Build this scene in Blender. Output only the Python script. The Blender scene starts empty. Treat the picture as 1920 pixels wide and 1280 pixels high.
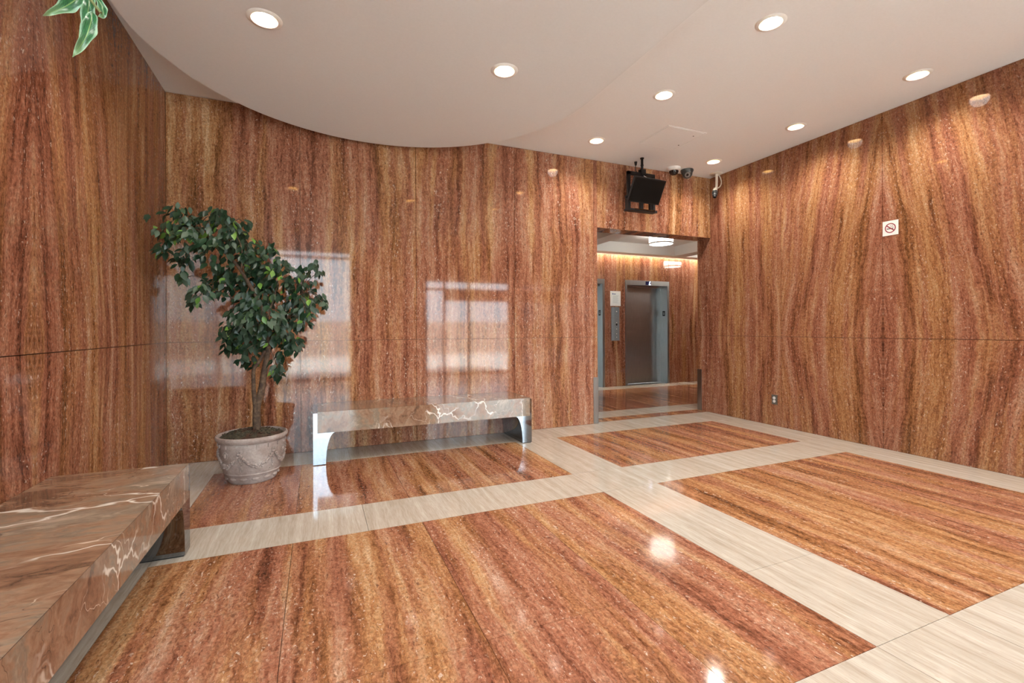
import bpy, bmesh, math, random
from mathutils import Vector, Matrix
from mathutils.geometry import delaunay_2d_cdt

R = math.radians
random.seed(7)
sc = bpy.context.scene
COL = sc.collection

# ------------------------------------------------------------------ camera
H = 1.2
YAW, ROLL = 0.3975, -0.0044
fw = Vector((math.sin(YAW), math.cos(YAW), 0))
r0 = Vector((math.cos(YAW), -math.sin(YAW), 0))
u0 = Vector((0, 0, 1))
rt = r0 * math.cos(ROLL) + u0 * math.sin(ROLL)
up = u0 * math.cos(ROLL) - r0 * math.sin(ROLL)
cam = bpy.data.cameras.new('camera')
cam.sensor_width = 36.0
cam.lens = 871.27 / 1920 * 36
cam.shift_y = -(640 - 616.1) / 1920
cam.clip_start = 0.05
co = bpy.data.objects.new('camera', cam)
COL.objects.link(co)
m = Matrix((rt, up, -fw)).transposed().to_4x4()
m.translation = Vector((0, 0, H))
co.matrix_world = m
sc.camera = co

# ------------------------------------------------------------------ light, exposure
vs = sc.view_settings
vs.view_transform = 'Standard'
vs.look = 'None'
vs.gamma = 1.0
vs.use_curve_mapping = False
vs.exposure = 2.0
SKY = 4.2
SPOT_W = 15.0
LENS_E = 12.0
LAMP_E = 2.3
w = bpy.data.worlds.new('overcast_sky')
sc.world = w
w.use_nodes = True
w.node_tree.nodes['Background'].inputs[0].default_value = (0.80, 0.90, 1.0, 1)
w.node_tree.nodes['Background'].inputs[1].default_value = SKY

SUN = 22.0
sl = bpy.data.lights.new('sun', 'SUN'); sl.energy = SUN; sl.angle = R(.6); sl.color = (1, .96, .9)
so = bpy.data.objects.new('sun', sl); COL.objects.link(so)
so.rotation_euler = (R(-32), R(10), 0)      # high sun from behind the building: the lobby itself stays in shade

# room numbers (metres); camera stands at the origin, Y runs along the side walls
XL, XR, YB, YF = -1.233, 5.16, 4.995, -2.0
ZC, ZJ, ZS = 3.32, 1.09, 3.08
XA, XB, XC, XD = -0.795, 1.936, 2.427, 4.694
YA, YBn, YCn, YD = 4.533, 3.339, 2.887, 1.081
YE = 8.02                       # elevator wall
YT = 5.24                       # far side of the wall with the opening
DX0, DZ = 3.27, 2.475           # opening: left jamb, head
# daylight portals at the two glazed openings of the street front
for (x0, x1, z0, z1) in ((-1.0, 0.8, 0.0, 3.1), (2.6, 5.0, 0.0, 2.5)):
    L = bpy.data.lights.new('daylight_portal', 'AREA')
    L.shape = 'RECTANGLE'
    L.size, L.size_y = x1 - x0, z1 - z0
    L.cycles.is_portal = True
    lo = bpy.data.objects.new('daylight_portal', L)
    COL.objects.link(lo)
    lo.location = ((x0 + x1) / 2, YF - 0.25, (z0 + z1) / 2)
    lo.rotation_euler = (R(90), 0, 0)

# ------------------------------------------------------------------ mesh helpers
class MB:
    def __init__(s):
        s.v, s.f = [], []
    def box(s, x0, x1, y0, y1, z0, z1, mat=None):
        b = len(s.v)
        pts = [(x, y, z) for z in (z0, z1) for y in (y0, y1) for x in (x0, x1)]
        if mat is not None:
            pts = [tuple(mat @ Vector(p)) for p in pts]
        s.v += pts
        for q in ((0, 2, 3, 1), (4, 5, 7, 6), (0, 1, 5, 4), (2, 6, 7, 3), (0, 4, 6, 2), (1, 3, 7, 5)):
            s.f.append(tuple(b + i for i in q))
        return s
    def tube(s, pts, r, n=8, cap=True):
        pts = [Vector(p) for p in pts]
        rs = r if isinstance(r, (list, tuple)) else [r] * len(pts)
        b = len(s.v)
        t0 = (pts[1] - pts[0]).normalized()
        ref = Vector((0, 0, 1)) if abs(t0.z) < .9 else Vector((1, 0, 0))
        a = t0.cross(ref).normalized()
        for i, p in enumerate(pts):
            t = (pts[min(i + 1, len(pts) - 1)] - pts[max(i - 1, 0)]).normalized()
            a = (a - t * a.dot(t)).normalized()
            c = t.cross(a)
            for k in range(n):
                an = 2 * math.pi * k / n
                s.v.append(tuple(p + (a * math.cos(an) + c * math.sin(an)) * rs[i]))
        for i in range(len(pts) - 1):
            for k in range(n):
                k2 = (k + 1) % n
                s.f.append((b + i * n + k, b + i * n + k2, b + (i + 1) * n + k2, b + (i + 1) * n + k))
        if cap:
            s.f.append(tuple(b + k for k in reversed(range(n))))
            e = b + (len(pts) - 1) * n
            s.f.append(tuple(e + k for k in range(n)))
        return s
    def lathe(s, prof, n=32, c=(0, 0, 0), mat=None, closed=False):
        b = len(s.v)
        for (r, z) in prof:
            for k in range(n):
                an = 2 * math.pi * k / n
                p = Vector((c[0] + r * math.cos(an), c[1] + r * math.sin(an), c[2] + z))
                s.v.append(tuple(mat @ p if mat is not None else p))
        m_ = len(prof)
        for i in range(m_ if closed else m_ - 1):
            j = (i + 1) % m_
            for k in range(n):
                k2 = (k + 1) % n
                s.f.append((b + i * n + k, b + i * n + k2, b + j * n + k2, b + j * n + k))
        if not closed:
            if prof[0][0] > 1e-6:
                s.f.append(tuple(b + k for k in reversed(range(n))))
            if prof[-1][0] > 1e-6:
                s.f.append(tuple(b + (m_ - 1) * n + k for k in range(n)))
        return s
    def prism(s, poly, lo, hi, axis='z'):
        b = len(s.v)
        n = len(poly)
        def P(p, h):
            return {'z': (p[0], p[1], h), 'y': (p[0], h, p[1]), 'x': (h, p[0], p[1])}[axis]
        s.v += [P(p, lo) for p in poly] + [P(p, hi) for p in poly]
        s.f.append(tuple(b + i for i in reversed(range(n))))
        s.f.append(tuple(b + n + i for i in range(n)))
        for i in range(n):
            j = (i + 1) % n
            s.f.append((b + i, b + j, b + n + j, b + n + i))
        return s
    def ball(s, c, r, n=8, m_=5, mat=None):
        rx = r if isinstance(r, tuple) else (r, r, r)
        b = len(s.v)
        for i in range(1, m_):
            th = math.pi * i / m_
            for k in range(n):
                an = 2 * math.pi * k / n
                p = Vector((rx[0] * math.sin(th) * math.cos(an), rx[1] * math.sin(th) * math.sin(an), rx[2] * math.cos(th)))
                if mat is not None:
                    p = mat @ p
                s.v.append(tuple(Vector(c) + p))
        tp, bp = Vector((0, 0, rx[2])), Vector((0, 0, -rx[2]))
        if mat is not None:
            tp, bp = mat @ tp, mat @ bp
        s.v.append(tuple(Vector(c) + tp)); T = len(s.v) - 1
        s.v.append(tuple(Vector(c) + bp)); B = len(s.v) - 1
        for k in range(n):
            k2 = (k + 1) % n
            s.f.append((T, b + k, b + k2))
            s.f.append((B, b + (m_ - 2) * n + k2, b + (m_ - 2) * n + k))
            for i in range(m_ - 2):
                s.f.append((b + i * n + k, b + (i + 1) * n + k, b + (i + 1) * n + k2, b + i * n + k2))
        return s
    def mesh(s, name, mat=None, smooth=False, uv=None, fix=True):
        me = bpy.data.meshes.new(name)
        me.from_pydata(s.v, [], s.f)
        if fix:
            bm = bmesh.new(); bm.from_mesh(me)
            bmesh.ops.recalc_face_normals(bm, faces=bm.faces[:])
            bm.to_mesh(me); bm.free()
        if smooth:
            me.polygons.foreach_set('use_smooth', [True] * len(me.polygons))
            if smooth != 'all':
                me.set_sharp_from_angle(angle=R(smooth if smooth is not True else 40))
        if uv:
            l = me.uv_layers.new(name='UVMap')
            for lp in me.loops:
                l.data[lp.index].uv = uv(me.vertices[lp.vertex_index].co)
        if mat:
            me.materials.append(mat)
        me.update()
        return me

def obj(name, me, parent=None, loc=None):
    o = bpy.data.objects.new(name, me)
    COL.objects.link(o)
    if parent:
        o.parent = parent
    if loc:
        o.location = loc
    return o
def part(name, mb, mat, parent, smooth=False, label=None, kind=None, uv=None):
    o = obj(name, mb.mesh(name, mat, smooth, uv), parent)
    if label: o['label'] = label
    if kind: o['kind'] = kind
    return o
def thing(name, label, cat, loc=(0, 0, 0), group=None, rotz=0):
    o = bpy.data.objects.new(name, None)
    COL.objects.link(o)
    o.empty_display_size = .1
    o.location = loc
    o.rotation_euler = (0, 0, rotz)
    o['label'] = label; o['category'] = cat
    if group: o['group'] = group
    return o
def struct(name, mb, mat, smooth=False, uv=None):
    o = obj(name, mb.mesh(name, mat, smooth, uv))
    o['kind'] = 'structure'
    return o

# ------------------------------------------------------------------ material helpers
class N:
    def __init__(s, name):
        s.m = bpy.data.materials.new(name); s.m.use_nodes = True
        s.t = s.m.node_tree
        s.b = s.t.nodes['Principled BSDF']
    def n(s, ty, **kw):
        x = s.t.nodes.new(ty)
        for k, v in kw.items(): setattr(x, k, v)
        return x
    def lk(s, a, b): s.t.links.new(a, b)
    def put(s, sock, v):
        if isinstance(v, bpy.types.NodeSocket): s.lk(v, sock)
        else: sock.default_value = v
    def math(s, op, a, b=0.0, c=0.0, clamp=False):
        x = s.n('ShaderNodeMath', operation=op); x.use_clamp = clamp
        s.put(x.inputs[0], a); s.put(x.inputs[1], b); s.put(x.inputs[2], c)
        return x.outputs[0]
    def xyz(s, x, y, z):
        c = s.n('ShaderNodeCombineXYZ')
        for i, v in enumerate((x, y, z)): s.put(c.inputs[i], v)
        return c.outputs[0]
    def noise(s, vec, scale=1.0, detail=2.0, rough=.5, dist=0.0, color=False):
        x = s.n('ShaderNodeTexNoise')
        s.lk(vec, x.inputs['Vector'])
        x.inputs['Scale'].default_value = scale; x.inputs['Detail'].default_value = detail
        x.inputs['Roughness'].default_value = rough; x.inputs['Distortion'].default_value = dist
        return x.outputs['Color' if color else 'Fac']
    def ramp(s, fac, stops, interp='LINEAR'):
        x = s.n('ShaderNodeValToRGB')
        cr = x.color_ramp; cr.interpolation = interp
        while len(cr.elements) > 1: cr.elements.remove(cr.elements[-1])
        for i, (p, c) in enumerate(stops):
            e = cr.elements[0] if i == 0 else cr.elements.new(p)
            e.position = p
            e.color = (c, c, c, 1) if isinstance(c, (int, float)) else (*c, 1)
        s.lk(fac, x.inputs[0])
        return x.outputs[0]
    def mix(s, fac, a, b, mode='MIX'):
        x = s.n('ShaderNodeMix', data_type='RGBA', blend_type=mode)
        s.put(x.inputs[0], fac)
        s.put(x.inputs[6], a if isinstance(a, bpy.types.NodeSocket) else (*a, 1))
        s.put(x.inputs[7], b if isinstance(b, bpy.types.NodeSocket) else (*b, 1))
        return x.outputs[2]
    def smooth(s, v, a, b):
        x = s.n('ShaderNodeMapRange', interpolation_type='SMOOTHSTEP')
        s.put(x.inputs[0], v); x.inputs[1].default_value = a; x.inputs[2].default_value = b
        return x.outputs[0]
    def attr(s, name):
        x = s.n('ShaderNodeAttribute', attribute_type='OBJECT'); x.attribute_name = name
        return x.outputs['Fac']
    def set(s, **kw):
        for k, v in kw.items(): s.put(s.b.inputs[k.replace('_', ' ')], v)
        return s.m

def simple(name, col, rough=.5, metal=0.0, var=0.06, scale=40, bump=0.0, **kw):
    n = N(name)
    tc = n.n('ShaderNodeTexCoord').outputs['Object']
    f = n.noise(tc, scale, 3)
    lo = tuple(c * (1 - var) for c in col); hi = tuple(min(1, c * (1 + var)) for c in col)
    n.set(Base_Color=n.ramp(f, [(.3, lo), (.7, hi)]), Roughness=rough, Metallic=metal, **kw)
    if bump:
        b = n.n('ShaderNodeBump'); b.inputs['Strength'].default_value = bump
        b.inputs['Distance'].default_value = .004
        n.lk(f, b.inputs['Height']); n.lk(b.outputs[0], n.b.inputs['Normal'])
    return n.m
def emit(name, col, strength):
    n = N(name)
    n.set(Base_Color=(*col, 1), Emission_Color=(*col, 1), Emission_Strength=strength)
    return n.m

def travertine(name, rough, gain=1.0, tint_shift=0.0, warp=0.30, speck=0.5):
    n = N(name)
    uvn = n.n('ShaderNodeUVMap'); uvn.uv_map = 'UVMap'
    sp = n.n('ShaderNodeSeparateXYZ'); n.lk(uvn.outputs[0], sp.inputs[0])
    u, v = sp.outputs[0], sp.outputs[1]
    slab, shear = n.attr('slab'), n.attr('shear')
    w1 = n.noise(n.xyz(n.math('MULTIPLY', u, 1.1), n.math('MULTIPLY', v, .6), slab), 1, 2, .5)
    w2 = n.noise(n.xyz(n.math('MULTIPLY', u, 9), n.math('MULTIPLY', v, 3.2), slab), 1, 4, .65)
    w3 = n.noise(n.xyz(n.math('MULTIPLY', u, 60), n.math('MULTIPLY', v, 26), slab), 1, 3, .65)
    u2 = n.math('ADD', u, n.math('MULTIPLY', n.math('SUBTRACT', w1, .5), warp))
    u2 = n.math('ADD', u2, n.math('MULTIPLY', n.math('SUBTRACT', w2, .5), .060))
    u2 = n.math('ADD', u2, n.math('MULTIPLY', n.math('SUBTRACT', w3, .5), .016))
    u2 = n.math('ADD', u2, n.math('MULTIPLY', shear, v))
    def V(a, b, k=1.0, o=0.0):
        return n.xyz(n.math('MULTIPLY', u2, a), n.math('MULTIPLY', v, b), n.math('MULTIPLY_ADD', slab, k, o))
    b1 = n.noise(V(11, .62), 1, 6, .64)
    b2 = n.noise(V(46, 3.6, 1, 4.0), 1, 5, .70)
    g1 = n.noise(V(105, 55, 1, 2.0), 1, 4, .8)
    g2 = n.noise(V(62, 24, 1, 9.0), 1, 4, .74)
    f = n.math('ADD', n.math('MULTIPLY', b1, .56), n.math('MULTIPLY', b2, .28))
    f = n.math('ADD', f, n.math('MULTIPLY', g2, .30))
    f = n.math('MULTIPLY_ADD', f, 1.3, -.241)
    red = n.ramp(f, [(.34, (.105, .037, .021)), (.43, (.235, .083, .046)), (.51, (.350, .144, .084)), (.60, (.42, .215, .135)), (.70, (.56, .36, .26))])
    gold = n.ramp(f, [(.34, (.13, .052, .020)), (.43, (.28, .118, .046)), (.51, (.41, .196, .086)), (.60, (.49, .28, .138)), (.70, (.62, .42, .26))])
    tt = n.noise(V(4.2, .30, 1, 17.0), 1, 4, .6)
    t = n.smooth(n.math('ADD', tt, tint_shift), .42, .60)
    c = n.mix(t, red, gold)
    # crystalline grain
    gr = n.ramp(g1, [(.30, .42), (.5, 1.0), (.70, 1.55)])
    c = n.mix(.9, c, gr, 'MULTIPLY')
    # dark seams and pores
    pn = n.noise(V(80, 17, 1, 31.0), 1, 4, .7)
    pm = n.noise(V(13, .7, 1, 23.0), 1, 2, .5)
    pores = n.math('MULTIPLY', n.smooth(pn, .57, .66), n.smooth(pm, .44, .58))
    c = n.mix(n.math('MULTIPLY', pores, .7), c, (.075, .026, .016))
    # pale calcite specks drawn out along the veins
    s1 = n.noise(V(80, 32, 1, 41.0), 1, 3, .65)
    sm = n.noise(V(10, .9, 1, 53.0), 1, 3, .6)
    k = n.math('MULTIPLY', n.smooth(s1, .605, .675), n.smooth(sm, .47 - speck * .10, .60))
    s2 = n.noise(V(28, 9, 1, 61.0), 1, 4, .7)
    k2 = n.math('MULTIPLY', n.smooth(s2, .675 - speck * .03, .72), n.smooth(sm, .50 - speck * .05, .58))
    k = n.math('MAXIMUM', k, k2)
    if speck >= 1:                     # large filled voids of the floor slabs
        s3 = n.noise(V(13, 7, 1, 71.0), 1, 5, .72)
        k = n.math('MAXIMUM', k, n.smooth(s3, .70, .735))
    c = n.mix(n.math('MULTIPLY', k, .8), c, (.72, .56, .45))
    c = n.mix(1.0, c, (gain, gain, gain), 'MULTIPLY')
    rg = n.math('MULTIPLY_ADD', g2, .04, rough - .02)
    n.set(Base_Color=c, Roughness=rg, IOR=1.39)
    return n.m

def cream(name, rough):
    n = N(name)
    uvn = n.n('ShaderNodeUVMap'); uvn.uv_map = 'UVMap'
    sp = n.n('ShaderNodeSeparateXYZ'); n.lk(uvn.outputs[0], sp.inputs[0])
    u, v, slab = sp.outputs[0], sp.outputs[1], n.attr('slab')
    w2 = n.noise(n.xyz(n.math('MULTIPLY', u, 5), n.math('MULTIPLY', v, 1.6), slab), 1, 3, .6)
    u2 = n.math('ADD', u, n.math('MULTIPLY', n.math('SUBTRACT', w2, .5), .05))
    def V(a, b, o=0.0): return n.xyz(n.math('MULTIPLY', u2, a), n.math('MULTIPLY', v, b), n.math('ADD', slab, o))
    b1 = n.noise(V(22, .7), 1, 5, .65)
    b2 = n.noise(V(110, 9, 3.0), 1, 3, .6)
    f = n.math('ADD', n.math('MULTIPLY', b1, .6), n.math('MULTIPLY', b2, .4))
    c = n.ramp(f, [(.33, (.33, .275, .22)), (.46, (.41, .358, .295)), (.56, (.47, .42, .36)), (.70, (.56, .52, .46))])
    p = n.noise(V(190, 26, 8.0), 1, 2, .6)
    c = n.mix(n.math('MULTIPLY', n.smooth(p, .64, .72), .5), c, (.30, .22, .15))
    n.set(Base_Color=c, Roughness=rough, IOR=1.5)
    return n.m

def marble(name):
    n = N(name)
    tc = n.n('ShaderNodeTexCoord').outputs['Object']
    mp = n.n('ShaderNodeMapping'); n.lk(tc, mp.inputs[0])
    mp.inputs['Rotation'].default_value = (.35, .5, .6)
    mp.inputs['Scale'].default_value = (1.5, .55, 1.2)
    d = n.noise(mp.outputs[0], 2.2, 4, .6, color=True)
    vm = n.n('ShaderNodeVectorMath', operation='SCALE'); n.lk(d, vm.inputs[0]); vm.inputs['Scale'].default_value = .55
    va = n.n('ShaderNodeVectorMath', operation='ADD'); n.lk(vm.outputs[0], va.inputs[0]); n.lk(mp.outputs[0], va.inputs[1])
    p = va.outputs[0]
    a = n.noise(p, 3.6, 7, .66)
    c = n.ramp(a, [(.32, (.105, .058, .037)), (.43, (.235, .130, .080)), (.50, (.285, .182, .120)), (.57, (.22, .17, .125)), (.66, (.37, .285, .215))])
    st = n.noise(p, 26, 4, .7)
    c = n.mix(.55, c, n.ramp(st, [(.3, .62), (.7, 1.3)]), 'MULTIPLY')
    def web(scale, lo, hi, off):
        ad = n.n('ShaderNodeVectorMath', operation='ADD'); n.lk(p, ad.inputs[0]); ad.inputs[1].default_value = (off, off * 2, off * .5)
        vo = n.n('ShaderNodeTexVoronoi', feature='DISTANCE_TO_EDGE'); n.lk(ad.outputs[0], vo.inputs['Vector']); vo.inputs['Scale'].default_value = scale
        s = n.smooth(vo.outputs['Distance'], lo, hi)
        return n.math('SUBTRACT', 1.0, s)
    mk = n.smooth(n.noise(p, 1.9, 2, .5), .47, .58)
    wv = n.math('MULTIPLY', web(2.7, .004, .034, 1.3), mk)
    wv2 = n.math('MULTIPLY', web(3.6, .003, .012, 4.3), n.smooth(n.noise(p, 2.4, 2, .5), .50, .62))
    c = n.mix(n.math('MULTIPLY', wv, .95), c, (.74, .68, .60))
    c = n.mix(n.math('MULTIPLY', wv2, .75), c, (.62, .50, .40))
    dk = n.math('MULTIPLY', web(4.5, .002, .010, 8.1), n.smooth(n.noise(p, 3.1, 2, .5), .50, .6))
    c = n.mix(n.math('MULTIPLY', dk, .7), c, (.07, .045, .035))
    n.set(Base_Color=c, Roughness=.07, IOR=1.6)
    return n.m

M = {}
M['wall'] = travertine('polished red travertine wall', .05, .85, -.012, .15)
M['floor'] = travertine('polished red travertine floor', .08, .84, 0.0, .12, speck=1.0)
M['cream'] = cream('polished cream travertine', .09)
M['marble'] = marble('rose brown veined marble')
M['grout'] = simple('dark brown joint', (.085, .035, .020), .8)
M['ceiling'] = simple('matt white ceiling paint', (.84, .855, .865), .75, 0, .015, 60)
M['white'] = simple('white enamel', (.82, .81, .78), .35, 0, .02)
M['chrome'] = simple('polished stainless steel', (.27, .29, .32), .05, 1.0, .03, 6)
M['gold'] = simple('warm satin reflector', (.60, .38, .13), .4, 1.0, .03)
M['black'] = simple('black plastic', (.010, .010, .011), .5, 0, .1, Specular_IOR_Level=.25)
M['screen'] = simple('switched off black screen', (.004, .004, .004), .5, 0, .02, Specular_IOR_Level=.15)
M['grey'] = simple('dark grey plastic', (.055, .058, .058), .4, 0, .1)
M['beige'] = simple('beige painted metal', (.62, .55, .46), .4, 0, .03)
M['lens'] = emit('lit lamp glass', (1.0, .90, .74), LENS_E)
M['drum'] = emit('lit drum glass', (1.0, .95, .86), LAMP_E)
def steel():
    n = N('brushed stainless steel')
    tc = n.n('ShaderNodeTexCoord').outputs['Object']
    sp = n.n('ShaderNodeSeparateXYZ'); n.lk(tc, sp.inputs[0])
    g = n.noise(n.xyz(n.math('MULTIPLY', sp.outputs[0], 220), n.math('MULTIPLY', sp.outputs[1], 220), n.math('MULTIPLY', sp.outputs[2], 6)), 1, 3, .6)
    n.set(Base_Color=n.ramp(g, [(.3, (.33, .345, .345)), (.7, (.42, .435, .435))]), Metallic=1.0, Roughness=n.math('MULTIPLY_ADD', g, .12, .26))
    return n.m
M['steel'] = steel()
M['dark_glass'] = simple('dark smoked dome', (.012, .011, .012), .06, 0, .05)

# ------------------------------------------------------------------ stone cladding
GAP = .002
def tri(x, p):                       # triangle wave: neighbours are book-matched
    k = math.floor(x / p); r = x - k * p
    return r if k % 2 == 0 else p - r
def cladding(parent, axis, plane, out, cells, mat, uvof, name='stone_panel', th=.02):
    """cells: (a0,a1,b0,b1,slab,shear); axis 'x' = wall normal along X, 'y' along Y, 'z' = floor"""
    g_ = .0011 if axis == 'z' else GAP
    for (a0, a1, b0, b1, slab, shear) in cells:
        mb = MB()
        p0, p1 = sorted((plane, plane - out * th))
        a0, a1, b0, b1 = a0 + g_, a1 - g_, b0 + g_, b1 - g_
        if axis == 'x': mb.box(p0, p1, a0, a1, b0, b1); uv = lambda c: uvof(c.y, c.z, a0, a1)
        elif axis == 'y': mb.box(a0, a1, p0, p1, b0, b1); uv = lambda c: uvof(c.x, c.z, a0, a1)
        else: mb.box(a0, a1, b0, b1, p0, p1); uv = lambda c: uvof(c.x, c.y, a0, a1)
        o = part(name, mb, mat, parent, uv=uv)
        o['slab'] = float(slab); o['shear'] = float(shear)

def wall_uv(origin, width, off):
    def f(a, z, a0, a1):
        mid = (a0 + a1) / 2 - origin
        k = math.floor(mid / width)
        r = (a - origin) - k * width
        return ((r if k % 2 == 0 else width - r) + off, abs(z - ZJ) + (.0 if z > ZJ else .03))
    return f

# back wall (with the opening to the elevator lobby)
mb = MB()
mb.box(XL - .3, DX0 - .02, YB + .02, YT, -.12, ZC + .2)
mb.box(DX0 - .02, XR + .3, YB + .02, YT, DZ + .02, ZC + .2)
wall_back = struct('wall_back', mb, M['grout'])
JX = [XL, -.148, .985, 2.134, 3.215]
uvb = wall_uv(XL, 1.11, 3.0)
cells = []
for i in range(4):
    sl = [2.1, 2.25, 2.5, 2.62][i]
    cells += [(JX[i], JX[i + 1], ZJ, ZC, sl, 0), (JX[i], JX[i + 1], 0, ZJ, sl + .1, 0)]
cells += [(3.215, DX0, 0, ZJ, 3.0, 0), (3.215, DX0, ZJ, ZC, 3.0, 0), (DX0, XR, DZ, ZC, 2.62, 0)]
cladding(wall_back, 'y', YB, -1, cells, M['wall'], uvb)
# reveal of the opening: underside of the head and the left jamb
mbh = MB().box(DX0, XR, YB + .001, YT, DZ, DZ + .02)
o = part('stone_panel', mbh, M['wall'], wall_back, uv=lambda c: (c.x + 9, c.y)); o['slab'] = 4.0; o['shear'] = 0.0
for (z0, z1) in ((0, ZJ), (ZJ, DZ)):
    o = part('stone_panel', MB().box(DX0 - .02, DX0 - .001, YB + .022, YT - .001, z0 + GAP, z1 - GAP), M['wall'], wall_back, uv=lambda c: (c.y + 5, c.z)); o['slab'] = 4.4; o['shear'] = 0.0

# right wall
mb = MB().box(XR + .02, XR + .25, YF - .2, YT, -.12, ZC + .2)
wall_right = struct('wall_right', mb, M['grout'])
JY = [4.995, 3.905, 2.816, 1.727, .638, -.451, -1.54, YF]
uvr = wall_uv(2.816 - 1.089 * 6, 1.089, 8.0)
cells = [(YB, YT, 0, ZJ, 5.2, 0), (YB, YT, ZJ, DZ, 5.2, 0)]
for i in range(7):
    sl = [5.0, 5.06, 5.06, 5.3, 5.4, 5.6, 5.7][i]
    sh = [.0, .13, .13, 0, 0, 0, 0][i]
    cells += [(JY[i + 1], JY[i], ZJ, ZC, sl, sh), (JY[i + 1], JY[i], 0, ZJ, sl + .05, sh * .9)]
cladding(wall_right, 'x', XR, -1, cells, M['wall'], uvr)

# left wall
mb = MB().box(XL - .25, XL - .02, YF - .2, YB + .02, -.12, ZC + .2)
wall_left = struct('wall_left', mb, M['grout'])
JL = [4.995, 3.905, 2.905, 1.81, .72, -.37, -1.46, YF]
uvl = wall_uv(2.905 - 1.09 * 6, 1.09, 14.0)
cells = []
for i in range(7):
    sl = [7.0, 7.1, 7.15, 7.3, 7.5, 7.6, 7.7][i]
    sh = [0, .12, .12, 0, 0, 0, 0][i]
    cells += [(JL[i + 1], JL[i], ZJ, ZC, sl, sh), (JL[i + 1], JL[i], 0, ZJ, sl + .05, sh)]
cladding(wall_left, 'x', XL, 1, cells, M['wall'], uvl)

# street front: stone with a tall window and a glazed entrance
mb = MB()
for (x0, x1, z0, z1) in ((XL - .25, -1.0, 0, ZC), (.8, 2.6, 0, ZC), (5.0, XR + .25, 0, ZC), (-1.0, .8, 3.1, ZC), (2.6, 5.0, 2.5, ZC)):
    mb.box(x0, x1, YF - .22, YF - .02, z0 if z0 else -.12, z1 + .2 if z1 == ZC else z1)
wall_front = struct('wall_front', mb, M['grout'])
cells = [(XL, -1.0, 0, ZC, 9, 0), (.8, 1.7, 0, ZJ, 9.1, 0), (1.7, 2.6, 0, ZJ, 9.1, 0), (.8, 1.7, ZJ, ZC, 9.1, 0), (1.7, 2.6, ZJ, ZC, 9.1, 0),
         (5.0, XR, 0, ZC, 9.3, 0), (-1.0, .8, 3.1, ZC, 9.4, 0), (2.6, 5.0, 2.5, ZC, 9.5, 0)]
cladding(wall_front, 'y', YF, 1, cells, M['wall'], wall_uv(.8, .9, 20.0))
glass = N('clear window glass')
tr = glass.n('ShaderNodeBsdfTransparent'); gl = glass.n('ShaderNodeBsdfGlossy'); gl.inputs['Roughness'].default_value = .02
mx = glass.n('ShaderNodeMixShader'); fr = glass.n('ShaderNodeFresnel'); fr.inputs['IOR'].default_value = 1.45
tr.inputs[0].default_value = (.93, .97, .96, 1)
glass.lk(fr.outputs[0], mx.inputs[0]); glass.lk(tr.outputs[0], mx.inputs[1]); glass.lk(gl.outputs[0], mx.inputs[2])
glass.lk(mx.outputs[0], glass.t.nodes['Material Output'].inputs['Surface'])
M['glass'] = glass.m
M['alu'] = simple('grey aluminium frame', (.25, .25, .25), .4, .8)
def glazed(name, x0, x1, z0, z1, bars_x, bars_z):
    mb = MB()
    fwid = .05
    mb.box(x0, x0 + fwid, YF - .14, YF - .06, z0, z1).box(x1 - fwid, x1, YF - .14, YF - .06, z0, z1)
    mb.box(x0, x1, YF - .14, YF - .06, z1 - fwid, z1).box(x0, x1, YF - .14, YF - .06, z0, z0 + fwid)
    for b in bars_x: mb.box(b - .03, b + .03, YF - .14, YF - .06, z0, z1)
    for b in bars_z: mb.box(x0, x1, YF - .14, YF - .06, b - .03, b + .03)
    o = struct(name, mb, M['alu'])
    xs = [x0] + list(bars_x) + [x1]; zs = [z0] + list(bars_z) + [z1]
    for i in range(len(xs) - 1):
        for j in range(len(zs) - 1):
            part('glass_pane', MB().box(xs[i] + .03, xs[i + 1] - .03, YF - .106, YF - .10, zs[j] + .03, zs[j + 1] - .03), M['glass'], o)
    return o
glazed('window_1', -1.0, .8, 0, 3.1, (), (2.93,))
dd = glazed('door_3', 2.6, 5.0, 0, 2.5, (3.12, 3.80), (2.25,))
part('operator_box', MB().box(3.15, 4.95, YF - .13, YF - .07, 1.95, 2.22), M['alu'], dd)
# pavement outside
M['paving'] = simple('pale concrete paving', (.55, .54, .52), .9, 0, .08, 3)
pv = struct('floor_pavement', MB().box(-30, 30, -40, YF - .22, -.12, -.02), M['paving'])

M['brick'] = simple('brown garden wall', (.36, .31, .28), .85, 0, .2, 8)
struct('wall_street', MB().box(-25, 25, -12.4, -12, -.02, 1.55), M['brick'])
# ------------------------------------------------------------------ floor
fl = struct('floor', MB().box(XL - .02, XR + .02, YF - .22, YT, -.12, -.02).box(1.9, 9.6, YT, YE + .6, -.12, -.02), M['grout'])
def tiles(x0, x1, ys, xs, mat, sl, nm='floor_tile'):
    cs = []
    for i in range(len(xs) - 1):
        for j in range(len(ys) - 1):
            cs.append((xs[i], xs[i + 1], ys[j], ys[j + 1], sl + .12 * i + .05 * j, 0))
    cladding(fl, 'z', 0, 1, cs, mat, lambda a, b, a0, a1: (a + sl * 3.7, b), nm)
def cols(a, b, n): return [a + (b - a) * i / n for i in range(n + 1)]
YD0, YD1 = .62, -1.19
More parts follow.
